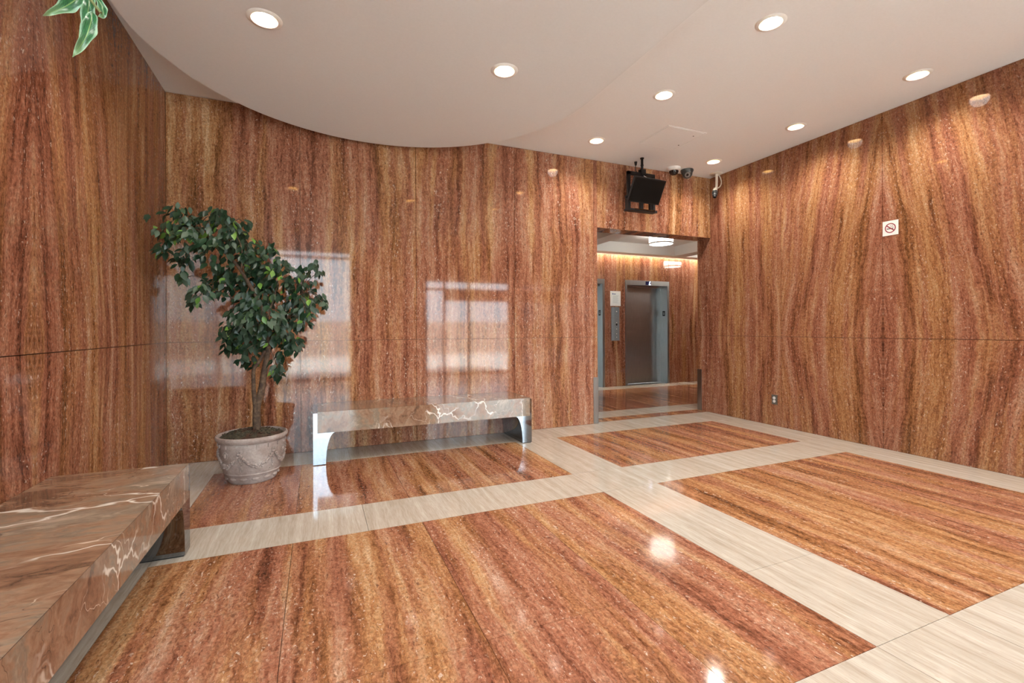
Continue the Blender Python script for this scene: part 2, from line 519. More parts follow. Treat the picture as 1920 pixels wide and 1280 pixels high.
# red fields, laid in staggered strips
fields = [(XA, XB, YA, YBn, (4, 1)), (XC, XD, YA, YBn, (3, 1)), (XA, XB, YCn, YD, (4, 2)), (XC, XD, YCn, YD, (3, 2)), (XA, XB, YD0, YD1, (4, 2)), (XC, XD, YD0, YD1, (3, 2))]
for q, (x0, x1, y1, y0, (nx, ny)) in enumerate(fields):
    xs = [x0, -.13, .60, 1.27, x1] if (nx == 4) else cols(x0, x1, nx)
    for i in range(nx):
        if ny == 1: ys = [y0, y1]
        else:
            mid = (2.28, 1.69, 1.69, 1.67)[i] if nx == 4 else (1.65, 1.64, 2.1)[i]
            ys = [y0, mid if q in (2, 3) else y0 + (y1 - y0) * (.62 if i % 2 else .4), y1]
        tiles(0, 0, ys, [xs[i], xs[i + 1]], M['floor'], 11 + q * .9 + i * .11)
# cream bands
def band_x(y0, y1, xs, sl): tiles(0, 0, [y0, y1], xs, M['cream'], sl, 'border_tile')
def band_y(x0, x1, ys, sl): tiles(0, 0, ys, [x0, x1], M['cream'], sl, 'border_tile')
XS = [XL, XA, .28, XB, XC, 3.56, XD, XR]
band_x(YA, YB, XS, 1.0)
band_x(YCn, YBn, [XA, .28, XB, XC, 3.56, XD], 2.0)
band_x(YD0, YD, [XA, .28, XB, XC, 3.56, XD], 3.0)
band_x(YF, YD1, XS, 3.5)
for (x0, x1, s_) in ((XL, XA, 4.0), (XB, XC, 5.0), (XD, XR, 6.0)):
    for (a, b) in ((YBn, YA), (YD, YCn), (YD1, YD0)):
        ys = [a, b] if b - a < 1.3 else [a, 1.66 if a == YD else (a + b) / 2, b]
        band_y(x0, x1, ys, s_)
    if x0 != XB:
        band_y(x0, x1, [YCn, YBn], s_ + .3); band_y(x0, x1, [YD0, YD], s_ + .6)
# lobby floor
LX0, LX1 = 1.9, 9.5
tiles(0, 0, [YB, 5.055], [DX0 - .02, 4.2, XR], M['cream'], 7.0, 'border_tile')
tiles(0, 0, [5.055, 5.27], [DX0 - .02, 4.1, XR], M['floor'], 18.0)
tiles(0, 0, [5.27, 5.68], [LX0, 3.0, 4.2, 5.4, 6.6, 7.8, LX1], M['cream'], 7.4, 'border_tile')
tiles(0, 0, [5.68, 7.64], [LX0, 3.0, 4.0, 5.0, 6.0, 7.0, 8.0, LX1], M['floor'], 19.0)
tiles(0, 0, [7.64, YE + .3], [LX0, 3.0, 4.2, 5.4, 6.6, 7.8, LX1], M['cream'], 7.8, 'border_tile')

# ------------------------------------------------------------------ ceiling with recessed-light holes
RH = .072
MAIN = [(x, y) for x in (2.92, 4.67) for y in (4.465, 3.36, 2.28, 1.15, .05, -1.05)]
DROP = [(-.285, 3.17), (1.267, 3.14), (.508, 1.76), (-.34, .39), (1.27, .39), (.46, -.95)]
def holed(outline, holes, z, thick, r=RH, n=20):
    vs_, faces = [Vector(p) for p in outline], [list(range(len(outline)))]
    for (hx, hy) in holes:
        b = len(vs_)
        vs_ += [Vector((hx + r * math.cos(2 * math.pi * k / n), hy + r * math.sin(2 * math.pi * k / n))) for k in range(n)]
        faces.append(list(range(b, b + n)))
    ov, oe, of, *_ = delaunay_2d_cdt(vs_, [], faces, 5, 1e-5)
    mb = MB()
    nb = len(ov)
    mb.v = [(p.x, p.y, z) for p in ov] + [(p.x, p.y, z + thick) for p in ov]
    cnt = {}
    for f in of:
        f = list(f)
        mb.f.append(tuple(reversed(f))); mb.f.append(tuple(i + nb for i in f))
        for i in range(len(f)):
            e = (f[i], f[(i + 1) % len(f)]); cnt.setdefault(tuple(sorted(e)), []).append(e)
    for k, es in cnt.items():
        if len(es) == 1:
            a, b = es[0]; mb.f.append((a, b, b + nb, a + nb))
    return mb
ceiling = struct('ceiling', holed([(XL - .01, YF - .02), (XR + .01, YF - .02), (XR + .01, YB + .01), (XL - .01, YB + .01)], MAIN, ZC, .12), M['ceiling'])
# dropped soffit with its rounded end near the back wall
CX, CY, CR = .505, 3.29, 1.585
outl = [(CX + CR * math.cos(R(a)), CY + CR * math.sin(R(a))) for a in [i * 180 / 72 for i in range(73)]]
outl = [(p[0] if p[0] < 2.0 else p[0], p[1]) for p in outl] + [(CX - CR, YF), (CX + CR - .04, YF)]
soff = holed(outl, DROP, ZS, ZC - ZS)
M['soffit'] = simple('matt soffit paint with shade in colour', (.745, .755, .765), .75, 0, .015, 60)  # greyer than the ceiling: the soffit's dimmer light is put into its colour
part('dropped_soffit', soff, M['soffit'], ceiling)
M['fixing'] = simple('small dark fixing', (.08, .07, .06), .5)
struct('trim_1', MB().box(XL, XR, YB + .0, YB + .02, ZC, ZC + .005), M['ceiling'])

# ------------------------------------------------------------------ recessed downlights
ring_me = MB().lathe([(.070, -.002), (.074, -.008), (.092, -.0065), (.100, 0.0), (.100, .002), (.070, .002)], 28, closed=True).mesh('trim_ring', M['white'], True)
can_me = MB().lathe([(.0715, .0), (.0715, .068), (.0700, .068), (.0700, .0)], 28, closed=True).mesh('reflector', M['gold'], True)
bulb_me = MB().lathe([(.069, .064), (.064, .050), (.050, .042), (.02, .039), (0, .0385)], 28).mesh('lamp_glass', M['lens'], True)
GRP = 'recessed downlights'
def downlight(x, y, z, label):
    t = thing('downlight', label, 'light', (x, y, z), GRP)
    obj('trim_ring', ring_me, t); obj('reflector', can_me, t); obj('lamp_glass', bulb_me, t)
    L = bpy.data.lights.new('downlight_beam', 'SPOT')
    L.energy = SPOT_W; L.color = (1.0, .94, .86)
    L.spot_size = R(150); L.spot_blend = .85; L.shadow_soft_size = .068
    lo = bpy.data.objects.new('downlight_beam', L); COL.objects.link(lo)
    lo.parent = t; lo.location = (0, 0, -.02)
ROWS = {2.92: 'row beside the curved soffit', 4.67: 'row along the right wall'}
ORD = ['farthest lit downlight, by the back wall, of the %s', 'second lit downlight from the back wall in the %s', 'third lit downlight from the back wall in the %s',
       'fourth lit downlight from the back wall in the %s', 'fifth lit downlight from the back wall in the %s', 'lit downlight nearest the street front in the %s']
for i, (x, y) in enumerate(MAIN):
    downlight(x, y, ZC, ORD[i % 6] % ROWS[x])
for (x, y), lb in zip(DROP, ('left round downlight in the curved dropped soffit, above the plant', 'right round downlight in the curved dropped soffit, above the far bench',
        'single middle downlight of the dropped soffit', 'left downlight of the second pair in the dropped soffit', 'right downlight of the second pair in the dropped soffit', 'last downlight of the dropped soffit by the street front')):
    downlight(x, y, ZS, lb)

# ------------------------------------------------------------------ elevator lobby
ZL = 2.715
EX = [(4.27, 5.415), (5.93, 7.08)]
DH = 2.207
mb = MB()
mb.box(LX0, EX[0][0], YE + .02, YE + .5, 0, 3.2).box(EX[0][1], EX[1][0], YE + .02, YE + .5, 0, 3.2).box(EX[1][1], LX1, YE + .02, YE + .5, 0, 3.2)
mb.box(EX[0][0], EX[0][1], YE + .02, YE + .5, DH, 3.2).box(EX[1][0], EX[1][1], YE + .02, YE + .5, DH, 3.2)
wall_lobby = struct('wall_elevator', mb, M['grout'])
uve = wall_uv(5.415, .52, 27.0)
cells = [(EX[0][0], EX[0][1], DH, ZL, 21, 0), (EX[1][0], EX[1][1], DH, ZL, 21.3, 0)]
for (a, b) in ((LX0, 3.1), (3.1, EX[0][0]), (EX[0][1], EX[1][0]), (EX[1][1], 8.2), (8.2, LX1)):
    cells += [(a, b, 0, ZJ, 21.5 + a * .05, 0), (a, b, ZJ, ZL, 21.4 + a * .05, 0)]
cladding(wall_lobby, 'y', YE, -1, cells, M['wall'], uve)
M['wallplain'] = M['wall']
for nm, x0, x1 in (('wall_lobby_left', LX0 - .2, LX0), ('wall_lobby_right', LX1, LX1 + .2)):
    o = struct(nm, MB().box(x0, x1, YT - .2, YE + .5, 0, 3.2), M['wall'], uv=lambda c: (c.y + 30, c.z)); o['slab'] = 23.0; o['shear'] = 0.0
o = struct('wall_lobby_front', MB().box(XR + .25, LX1, YT - .2, YT, 0, 3.2).box(LX0, DX0 - .03, YT + .001, YT + .02, 0, 3.2), M['wall'], uv=lambda c: (c.x + 33, c.z)); o['slab'] = 23.6; o['shear'] = 0.0
# coffered lobby ceiling: soffit border and beams with raised trays
mb = MB()
ZT = 2.92
mb.box(LX0, LX1, 7.70, YE - .09, ZL, ZT).box(LX0, LX1, YT, 5.62, ZL, ZT)
for (a, b) in ((LX0, 2.1), (4.40, 4.70), (6.96, 7.26), (9.3, LX1)): mb.box(a, b, 5.62, 7.70, ZL, ZT)
mb.box(LX0, LX1, YT, YE + .02, ZT, ZT + .1)
M['lobbyceil'] = simple('white lobby ceiling paint', (.82, .82, .80), .7, 0, .015, 60)
struct('ceiling_lobby', mb, M['lobbyceil'])
M['drum_fill'] = emit('added fill lamp drum glass', (1.0, .95, .86), 9.0)
def drum_lamp(x, y, label, mat='drum'):
    t = thing('ceiling_lamp', label, 'light', (x, y, ZT), 'drum lamps of the elevator lobby')
    part('base_plate', MB().lathe([(.0, 0), (.17, 0), (.17, -.02), (0, -.02)], 32), M['white'], t, True)
    part('drum_shade', MB().lathe([(.205, -.02), (.212, -.03), (.212, -.165), (.205, -.18), (0, -.185)], 36), M[mat], t, True)
    part('shade_rim', MB().lathe([(.214, -.155), (.216, -.16), (.216, -.172), (.208, -.182), (.206, -.18)], 36, closed=True), M['white'], t, True)
drum_lamp(5.83, 6.8, 'lit white glass drum lamp in the raised ceiling seen through the opening')
drum_lamp(8.28, 6.8, 'unseen drum lamp added to brighten the right end of the elevator lobby', 'drum_fill')  # out of view, added as fill light for the lobby

M['cove'] = emit('lit cove tube', (1.0, .90, .78), 27.0)
t = thing('cove_light', 'hidden strip light washing the top of the elevator wall', 'light', (5.6, YE - .04, ZT))
part('tube', MB().box(-3.6, 3.6, -.02, .02, -.05, -.02), M['cove'], t)
part('batten', MB().box(-3.62, 3.62, -.03, .03, -.02, 0), M['white'], t)

# elevators
M['indicator'] = simple('dark blue display glass', (.01, .012, .06), .2)
M['digit'] = emit('lit digit', (.75, .85, 1.0), 3.0)
def stroke(mb, pts, wd, y):            # flat lettering stroke in the XZ plane
    for (a, b) in zip(pts[:-1], pts[1:]):
        a, b = Vector(a), Vector(b)
        d = (b - a).normalized(); nn = Vector((-d.y, d.x)) * wd / 2
        e = d * wd / 2
        mb.prism([tuple(a - e + nn), tuple(a - e - nn), tuple(b + e - nn), tuple(b + e + nn)], y - .001, y, 'y')
for k, (x0, x1) in enumerate(EX):
    fwid = .05
    o = struct('door_%d' % (k + 1), MB().box(x0, x0 + fwid, YE - .012, YE + .06, 0, DH - .10).box(x1 - fwid, x1, YE - .012, YE + .06, 0, DH - .10), M['steel'])
    part('header', MB().box(x0, x1, YE - .014, YE + .12, DH - .10, DH), M['steel'], o)
    part('reveal', MB().box(x0 + .002, x0 + .03, YE + .06, YE + .26, 0, DH - .1).box(x1 - .03, x1 - .002, YE + .06, YE + .26, 0, DH - .1).box(x0 + .03, x1 - .03, YE + .12, YE + .26, DH - .13, DH - .1), M['steel'], o)
    part('door_panel', MB().box(x0 + .03, x1 - .03, YE + .24, YE + .28, .003, DH - .105), M['steel'], o)
    part('sill', MB().box(x0 + .03, x1 - .03, YE + .02, YE + .24, -.015, .002), M['steel'], o)
    cx = (x0 + x1) / 2 + .01
    ind = part('floor_indicator', MB().box(cx - .07, cx + .07, YE - .018, YE - .012, DH - .088, DH - .012), M['indicator'], o, label='dark blue display with a lit figure')
    g = MB(); gx = cx + .035
    stroke(g, [(gx + .012, DH - .020), (gx - .004, DH - .045), (gx - .008, DH - .076), (gx + .018, DH - .080)], .012, YE - .018)
    part('digit', g, M['digit'], ind)
    pl = part('floor_plate', MB().box(x1 - .031, x1 - .026 - .006, YE + .085, YE + .165, 1.465, 1.575), M['black'], o, label='small black plate with a raised floor mark')
    g = MB()
    for (ya, za, yb, zb) in ((.105, 1.545, .14, 1.55), (.14, 1.55, .14, 1.525), (.14, 1.525, .105, 1.50), (.105, 1.50, .145, 1.495)):
        dy = .003
        g.box(x1 - .0335, x1 - .032, YE + min(ya, yb) - dy, YE + max(ya, yb) + dy, min(za, zb) - dy, max(za, zb) + dy)
    part('floor_mark', g, M['alu'], pl)
# call panel and notice between the elevators
t = thing('call_panel', 'narrow steel elevator call panel on the stone pier, under the white notice', 'panel', (5.668, YE, .946))
M['panelgrey'] = simple('grey blue satin metal', (.23, .26, .28), .5, .3)
part('box', MB().prism([(-.09, 0), (.09, 0), (.09, -.033), (-.04, -.036), (-.09, -.022)], 0, .69, 'z'), M['panelgrey'], t)
for (z, r_, mt) in ((.60, .012, 'white'), (.33, .020, 'black'), (.37, .008, 'white'), (.24, .010, 'white'), (.14, .008, 'white'), (.07, .008, 'white')):
    mbk = MB().lathe([(0, -.004), (r_, -.004), (r_, .004), (r_ * .7, .006), (0, .006)], 14, mat=Matrix.Translation((.02, -.0345, z)) @ Matrix.Rotation(R(90), 4, 'X'))
    part('button', mbk, M[mt], t, True, label='black keyhole ring' if mt == 'black' else None)
t = thing('notice', 'framed white notice with small print on the stone pier, above the call panel', 'notice', (5.68, YE, 1.66))
part('frame', MB().box(-.122, .122, -.02, 0, 0, .305), M['white'], t)
M['paper'] = simple('printed paper', (.80, .83, .81), .6, 0, .02)
pg = part('page', MB().box(-.095, .095, -.022, -.02, .03, .275), M['paper'], t)
M['blueprint'] = simple('blue print', (.05, .09, .25), .6)
M['greyprint'] = simple('grey print', (.34, .37, .37), .6)
part('heading', MB().box(-.085, -.062, -.0228, -.022, .235, .262).box(-.055, .0, -.0228, -.022, .238, .252), M['blueprint'], pg)
g = MB()
for i in range(9): g.box(-.07, .07 - (i * 37 % 5) * .008, -.0226, -.022, .205 - i * .018, .209 - i * .018)
part('print_lines', g, M['greyprint'], pg)

# corner guards of the opening
t = thing('corner_guard', 'tall steel corner guard low on the left jamb of the opening, beside the bench', 'guard', (DX0, YB, 0))
part('front_leaf', MB().box(-.066, .0, -.006, -.001, .002, .585), M['steel'], t)
part('side_leaf', MB().box(.001, .005, -.006, .07, .002, .585), M['steel'], t)
t = thing('corner_guard', 'dark steel corner guard low on the right jamb, at the end of the right wall', 'guard', (XR, YT, 0))
part('front_leaf', MB().box(-.006, -.001, -.075, .005, .002, .597), M['steel'], t)
part('side_leaf', MB().box(-.006, .07, .001, .005, .002, .597), M['steel'], t)

# ------------------------------------------------------------------ benches
def bench(label, loc, rotz, length, depth):
    """local: front face at y=0 facing -y, runs along +x, wall at y=depth"""
    t = thing('marble_bench', label, 'bench', loc, 'marble benches on steel legs', rotz)
    a, zb, zt = .036, .283, .472
    # facing slab and top slab with mitred joint
    part('seat_slab', MB().prism([(.0, zt), (depth - .004, zt), (depth - .004, zt - .03), (.03, zt - .03)], a, length - .02, 'x'), M['marble'], t)
    part('front_slab', MB().prism([(.0, zt - .0015), (.0285, zt - .0315), (.0285, zb), (.0, zb)], a, length - .02, 'x'), M['marble'], t)
    part('under_slab', MB().box(a, length - .02, .03, depth - .004, zb, zb + .02), M['grout'], t)
    for s in (0, 1):
        # profile in x-z: plate beside the slab, bracket with a hollowed inner side, foot
        foot, topw = .105, .182
        wa = a if s == 0 else .02
        pr = [(0, .006), (foot, .006)]
        for i in range(1, 17):
            q = i / 16 * math.pi / 2
            pr.append((topw - (topw - foot) * math.cos(q), .006 + (zb - .006) * math.sin(q)))
        pr += [(wa - .0005, zb), (wa - .0005, zt - .012), (0, zt - .012)]
        # the hollow is a quarter ellipse that opens towards the middle of the bench
        if s == 1: pr = [(length - x, z) for x, z in pr]
        part('leg', MB().prism(pr, .0, depth - .004, 'y'), M['chrome'], t, 25)
        x0, x1 = (0.004, foot - .004) if s == 0 else (length - foot + .004, length - .004)
        part('foot_pad', MB().box(x0, x1, .006, depth - .01, 0, .006), M['black'], t)
    return t
bench('long veined marble bench against the back wall, right of the plant', (-.035, 4.445, 0), 0, 2.122, YB - 4.445)
bench('veined marble bench along the left wall, large in the near left corner', (-.65, .93, 0), R(90), 2.122, -.65 - XL)

# ------------------------------------------------------------------ potted ficus
PX, PY = -.485, 4.29
t = thing('potted_ficus', 'bushy dark green ficus leaning left in a grey garlanded pot', 'plant', (PX, PY, 0))
def pot_mat():
    n = N('greyish terracotta with chalky wash')
    tc = n.n('ShaderNodeTexCoord').outputs['Object']
    a = n.noise(tc, 6, 5, .6); b = n.noise(tc, 70, 3, .6)
    c = n.ramp(a, [(.3, (.22, .165, .14)), (.5, (.32, .26, .235)), (.7, (.43, .375, .345))])
    c = n.mix(.5, c, n.ramp(b, [(.3, .7), (.7, 1.25)]), 'MULTIPLY')
    bp = n.n('ShaderNodeBump'); bp.inputs['Strength'].default_value = .25; bp.inputs['Distance'].default_value = .003
    n.lk(b, bp.inputs['Height']); n.lk(bp.outputs[0], n.b.inputs['Normal'])
    n.set(Base_Color=c, Roughness=.8)
    return n.m
M['pot'] = pot_mat()
PR = [(.0, .0), (.165, .0), (.176, .012), (.178, .022), (.190, .05), (.198, .074), (.204, .078), (.203, .088), (.206, .092), (.222, .16), (.232, .22), (.236, .28), (.236, .318), (.244, .326), (.256, .338), (.260, .352), (.256, .366), (.246, .370), (.236, .362), (.226, .34), (.222, .30)]
pot = part('pot', MB().lathe(PR[:-1] + [(.222, .30), (0, .30)], 56), M['pot'], t, True)
def prad(z):
    for (r1, z1), (r2, z2) in zip(PR[1:13], PR[2:14]):
        if z1 <= z <= z2: return r1 + (r2 - r1) * (z - z1) / max(z2 - z1, 1e-6)
    return .236
def on_pot(an, z, d=0): r_ = prad(z) + d; return Vector((r_ * math.cos(an), r_ * math.sin(an), z))
for k in range(18):
    an = 2 * math.pi * k / 18 + .1
    mt = Matrix.Rotation(an, 4, 'Z')
    part('dentil', MB().box(.230, .2445, -.012, .012, .288, .313, mt), M['pot'], pot)
rnd = random.Random(5)
NS = 6
for k in range(NS):
    a0 = 2 * math.pi * k / NS + .25
    g = MB()
    for i in range(26):
        q = (i + .5) / 26
        an = a0 + q * 2 * math.pi / NS
        zc = .258 - .108 * (1 - (2 * q - 1) ** 2)
        wd = .006 + .009 * (1 - (2 * q - 1) ** 2)
        for j in range(3):
            z = zc + rnd.uniform(-wd, wd)
            p = on_pot(an + rnd.uniform(-.02, .02), z, .006)
            g.ball(p, rnd.uniform(.007, .011), 6, 4)
    part('garland', g, M['pot'], pot, 'all')
    g = MB()
    for i in range(5): g.ball(on_pot(a0 + math.cos(i * 1.256) * .05, .262 + math.sin(i * 1.256) * .011, .003), .0075, 6, 4)
    for i in range(12):
        z = .245 - .012 * i
        g.ball(on_pot(a0 + rnd.uniform(-1, 1) * (.015 + .0055 * i), z, .002), rnd.uniform(.005, .009), 6, 4)
    part('rosette', g, M['pot'], pot, 'all')
    g = MB()
    am = a0 + math.pi / NS
    for i in range(14):
        q = i / 14 * 2 * math.pi
        g.ball(on_pot(am + math.cos(q) * .11, .235 + math.sin(q) * .027, 0), .006, 6, 4)
    if k % 2 == 1:
        g.ball(on_pot(am, .235, -.002), (.016, .016, .022), 8, 6)
        part('medallion', g, M['pot'], pot, 'all')
for k in range(14):
    an = 2 * math.pi * k / 14
    mt = Matrix.Rotation(an, 3, 'Z') @ Matrix.Rotation(-.35, 3, 'Y')
    part('boss', MB().ball(on_pot(an, .045, -.003), (.010, .030, .016), 10, 6, mt), M['pot'], pot, 'all')
# soil
def soil_mat():
    n = N('dark moss and bark soil')
    tc = n.n('ShaderNodeTexCoord').outputs['Object']
    a = n.noise(tc, 120, 3, .7); b = n.noise(tc, 12, 2)
    c = n.mix(n.smooth(b, .45, .6), n.ramp(a, [(.3, (.012, .010, .007)), (.6, (.07, .055, .03)), (.75, (.16, .13, .07))]), n.ramp(a, [(.3, (.015, .006, .003)), (.6, (.06, .026, .012)), (.75, (.15, .08, .045))]))
    n.set(Base_Color=c, Roughness=.95)
    return n.m
g = MB()
rings = []
for i in range(9):
    r_ = .228 * i / 8
    for k in range(40):
        an = 2 * math.pi * k / 40
        z = .352 + .045 * (1 - (i / 8) ** 2) + rnd.uniform(-.007, .009) * (1 if i < 8 else .3)
        g.v.append((r_ * math.cos(an), r_ * math.sin(an), z))
for i in range(8):
    for k in range(40):
        k2 = (k + 1) % 40
        g.f.append((i * 40 + k, (i + 1) * 40 + k, (i + 1) * 40 + k2, i * 40 + k2))
for i in range(160):
    an, r_ = rnd.uniform(0, 6.28), rnd.uniform(.02, .22)
    g.ball((r_ * math.cos(an), r_ * math.sin(an), .358 + .045 * (1 - (r_ / .228) ** 2)), (rnd.uniform(.004, .012), rnd.uniform(.003, .008), .006), 5, 3)
M['soil'] = soil_mat()
part('soil', g, M['soil'], t)
# trunk and branches (paths in room metres, moved to the plant's base)
def bark_mat():
    n = N('grey brown bark')
    tc = n.n('ShaderNodeTexCoord').outputs['Object']
    a = n.noise(tc, 30, 4, .65); 
    n.set(Base_Color=n.ramp(a, [(.3, (.028, .016, .010)), (.5, (.070, .042, .025)), (.7, (.15, .10, .062))]), Roughness=.85)
    return n.m
M['bark'] = bark_mat()
def loc(p): return (p[0] - PX, p[1] - PY, p[2])
def smoothpath(pts, k=4):
    pts = [Vector(p) for p in pts]; out = []
    P = [pts[0]] + pts + [pts[-1]]
    for i in range(1, len(P) - 2):
        for j in range(k):
            s_ = j / k
            out.append(.5 * ((2 * P[i]) + (P[i + 1] - P[i - 1]) * s_ + (2 * P[i - 1] - 5 * P[i] + 4 * P[i + 1] - P[i + 2]) * s_ ** 2 + (-P[i - 1] + 3 * P[i] - 3 * P[i + 1] + P[i + 2]) * s_ ** 3))
    out.append(pts[-1]); return out
def limb(name, pts, ra, rb):
    pp = smoothpath([loc(p) for p in pts])
    rs = [ra + (rb - ra) * i / (len(pp) - 1) for i in range(len(pp))]
    part(name, MB().tube(pp, rs, 9), M['bark'], t, True)
    return [Vector(p) for p in pp]
nodes = []
nodes += limb('trunk', [(-.448, 4.285, .36), (-.455, 4.285, .46), (-.452, 4.285, .58), (-.424, 4.29, .69), (-.404, 4.29, .82), (-.385, 4.29, .95), (-.368, 4.29, 1.08), (-.387, 4.29, 1.28), (-.456, 4.30, 1.47), (-.568, 4.30, 1.686), (-.678, 4.29, 1.83), (-.821, 4.28, 1.967)], .033, .008)[24:]
limb('stem', [(-.457, 4.27, .55), (-.466, 4.265, .62), (-.472, 4.262, .70), (-.474, 4.262, .80), (-.470, 4.265, .885), (-.432, 4.275, .945), (-.392, 4.285, 1.03)], .018, .012)
nodes += limb('branch', [(-.370, 4.29, 1.06), (-.282, 4.32, 1.21), (-.201, 4.36, 1.347), (-.12, 4.36, 1.504)], .011, .004)
nodes += limb('branch', [(-.385, 4.29, 1.27), (-.332, 4.33, 1.455), (-.30, 4.36, 1.61)], .010, .004)
nodes += limb('branch', [(-.44, 4.30, 1.43), (-.606, 4.33, 1.449), (-.752, 4.30, 1.53)], .009, .004)
nodes += limb('branch', [(-.56, 4.30, 1.67), (-.55, 4.25, 1.85), (-.62, 4.25, 2.02)], .008, .003)
CL = [(-1.047, 4.226, 1.917, 0.088), (-1.09, 4.316, 1.81, 0.057), (-0.974, 4.273, 2.062, 0.106), (-0.877, 4.357, 2.018, 0.093), (-0.745, 4.365, 2.073, 0.111), (-0.622, 4.164, 1.999, 0.083), (-0.895, 4.145, 1.873, 0.104), (-0.978, 4.441, 1.749, 0.077), (-0.943, 4.233, 1.601, 0.041), (-0.739, 4.224, 1.836, 0.166), (-0.634, 4.498, 1.954, 0.143), (-0.494, 4.309, 1.844, 0.113), (-0.569, 4.441, 1.704, 0.187), (-0.379, 4.311, 1.785, 0.123), (-0.692, 4.37, 1.582, 0.147), (-0.812, 4.194, 1.48, 0.082), (-0.892, 4.369, 1.406, 0.042), (-0.473, 4.452, 1.53, 0.18), (-0.282, 4.328, 1.659, 0.143), (-0.144, 4.407, 1.535, 0.156), (-0.101, 4.382, 1.686, 0.064), (-0.007, 4.163, 1.727, 0.04), (0.027, 4.413, 1.695, 0.033), (0.034, 4.353, 1.467, 0.046), (0.054, 4.248, 1.415, 0.027), (-0.404, 4.151, 1.319, 0.177), (-0.209, 4.452, 1.306, 0.157), (-0.554, 4.31, 1.236, 0.147), (-0.66, 4.399, 1.171, 0.087), (-0.67, 4.456, 1.061, 0.08), (-0.476, 4.397, 1.125, 0.16), (-0.273, 4.472, 1.075, 0.138), (-0.57, 4.282, 1.0, 0.068), (-0.18, 4.428, 1.052, 0.083), (-0.323, 4.3, 0.892, 0.062), (-0.308, 4.477, 0.809, 0.037), (-0.515, 4.456, 0.923, 0.054), (-0.097, 4.175, 1.256, 0.061), (-0.077, 4.189, 1.366, 0.079), (-1.15, 4.218, 2.033, 0.012), (-0.727, 4.488, 2.145, 0.062), (-0.53, 4.297, 2.055, 0.034), (-0.503, 4.366, 1.39, 0.132), (-0.337, 4.248, 1.192, 0.13)]
def leaf_mesh(name, mat, L_=.078, W_=.042, curl=.12, fold=.22):
    st = [(0, 0), (.22, .72), (.48, 1.0), (.74, .62), (.90, .22), (1, 0)]
    g = MB()
    row = []
    for (q, wv) in st:
        x = L_ * q; zc = -curl * L_ * (q ** 2)
        hw = W_ / 2 * wv
        if wv == 0: row.append((len(g.v),)); g.v.append((x, 0, zc))
        else:
            row.append((len(g.v), len(g.v) + 1, len(g.v) + 2))
            g.v += [(x, -hw, zc + fold * hw), (x, 0, zc), (x, hw, zc + fold * hw)]
    for a, b in zip(row[:-1], row[1:]):
        if len(a) == 1: g.f += [(a[0], b[0], b[1]), (a[0], b[1], b[2])]
        elif len(b) == 1: g.f += [(a[0], b[0], a[1]), (a[1], b[0], a[2])]
        else: g.f += [(a[0], b[0], b[1], a[1]), (a[1], b[1], b[2], a[2])]
    return g, g.mesh(name, mat, 'all', fix=False)
def leaf_mat(name, c1, c2, rough=.38):
    n = N(name)
    oi = n.n('ShaderNodeObjectInfo').outputs['Random']
    tc = n.n('ShaderNodeTexCoord').outputs['Object']
    f = n.noise(tc, 9, 3, .6)
    f = n.math('ADD', n.math('MULTIPLY', f, .6), n.math('MULTIPLY', oi, .5))
    n.set(Base_Color=n.ramp(f, [(.2, c1), (.8, c2)]), Roughness=rough)
    return n.m
LM = [leaf_mat('dark green leaf', (.006, .022, .010), (.022, .065, .028)),
      leaf_mat('grey green leaf', (.020, .044, .022), (.050, .090, .045), .5),
      leaf_mat('fresh green leaf', (.06, .15, .02), (.16, .30, .05))]
geo = [leaf_mesh('leaf', LM[i]) for i in range(3)]
rl = random.Random(11)
leaves, twigs = [], []
for ci, (cx, cy, cz, cr) in enumerate(CL):
    c = Vector((cx - PX, cy - PY, cz))
    cnt = max(2, int(round(1700 * cr ** 2 * 1.3 + cr * 130)))
    nd = min(nodes, key=lambda q: (q - c).length)
    if (nd - c).length > .05 and cr > .02:
        mid = (nd + c) / 2 + Vector((0, 0, .05))
        twigs.append([nd, mid, c])
    for _ in range(cnt):
        while True:
            d = Vector((rl.uniform(-1, 1), rl.uniform(-1, 1), rl.uniform(-1, 1)))
            if .15 < d.length < 1: break
        p = c + Vector((d.x * cr, d.y * max(cr, .07) * 1.1, d.z * cr))
        ax = Vector((d.x * .7 + rl.uniform(-.5, .5) - .12, d.y * .6 + rl.uniform(-.5, .4) - .15, -.75 + rl.uniform(-.5, .55))).normalized()
        nrm = Vector((rl.uniform(-.6, .6), -.7 + rl.uniform(-.5, .5), .6 + rl.uniform(-.3, .5)))
        nrm = (nrm - ax * nrm.dot(ax)).normalized()
        side = nrm.cross(ax)
        s_ = rl.uniform(.72, 1.12)
        mt = Matrix((ax * s_, side * s_, nrm * s_)).transposed().to_4x4()
        mt.translation = p - ax * .03 * s_
        k = 2 if rl.random() < .075 else (1 if rl.random() < .34 else 0)
        wp = mt.translation + Vector((PX, PY, 0)); tip = mt @ Vector((.08, 0, 0)) + Vector((PX, PY, 0))
        if min(wp.x, tip.x) < XL + .02 or max(wp.y, tip.y) > YB - .02: continue
        leaves.append(((wp - Vector((0, 0, H))).dot(fw), k, mt))
g = MB()
for tw in twigs: g.tube(smoothpath(tw, 3), .0028, 5)
part('twigs', g, M['bark'], t, True, kind='stuff')
leaves.sort(key=lambda q: (q[1] != 2, q[0]))
for d_, k, mt in leaves[:298]:
    o = obj('leaf', geo[k][1], t); o.matrix_local = mt
rest = [MB(), MB()]
for d_, k, mt in leaves[298:]:
    gm = rest[0 if k == 0 else 1]; b = len(gm.v)
    gm.v += [tuple(mt @ Vector(p)) for p in geo[0][0].v]
    gm.f += [tuple(b + i for i in f) for f in geo[0][0].f]
me = bpy.data.meshes.new('foliage')
b = len(rest[0].v)
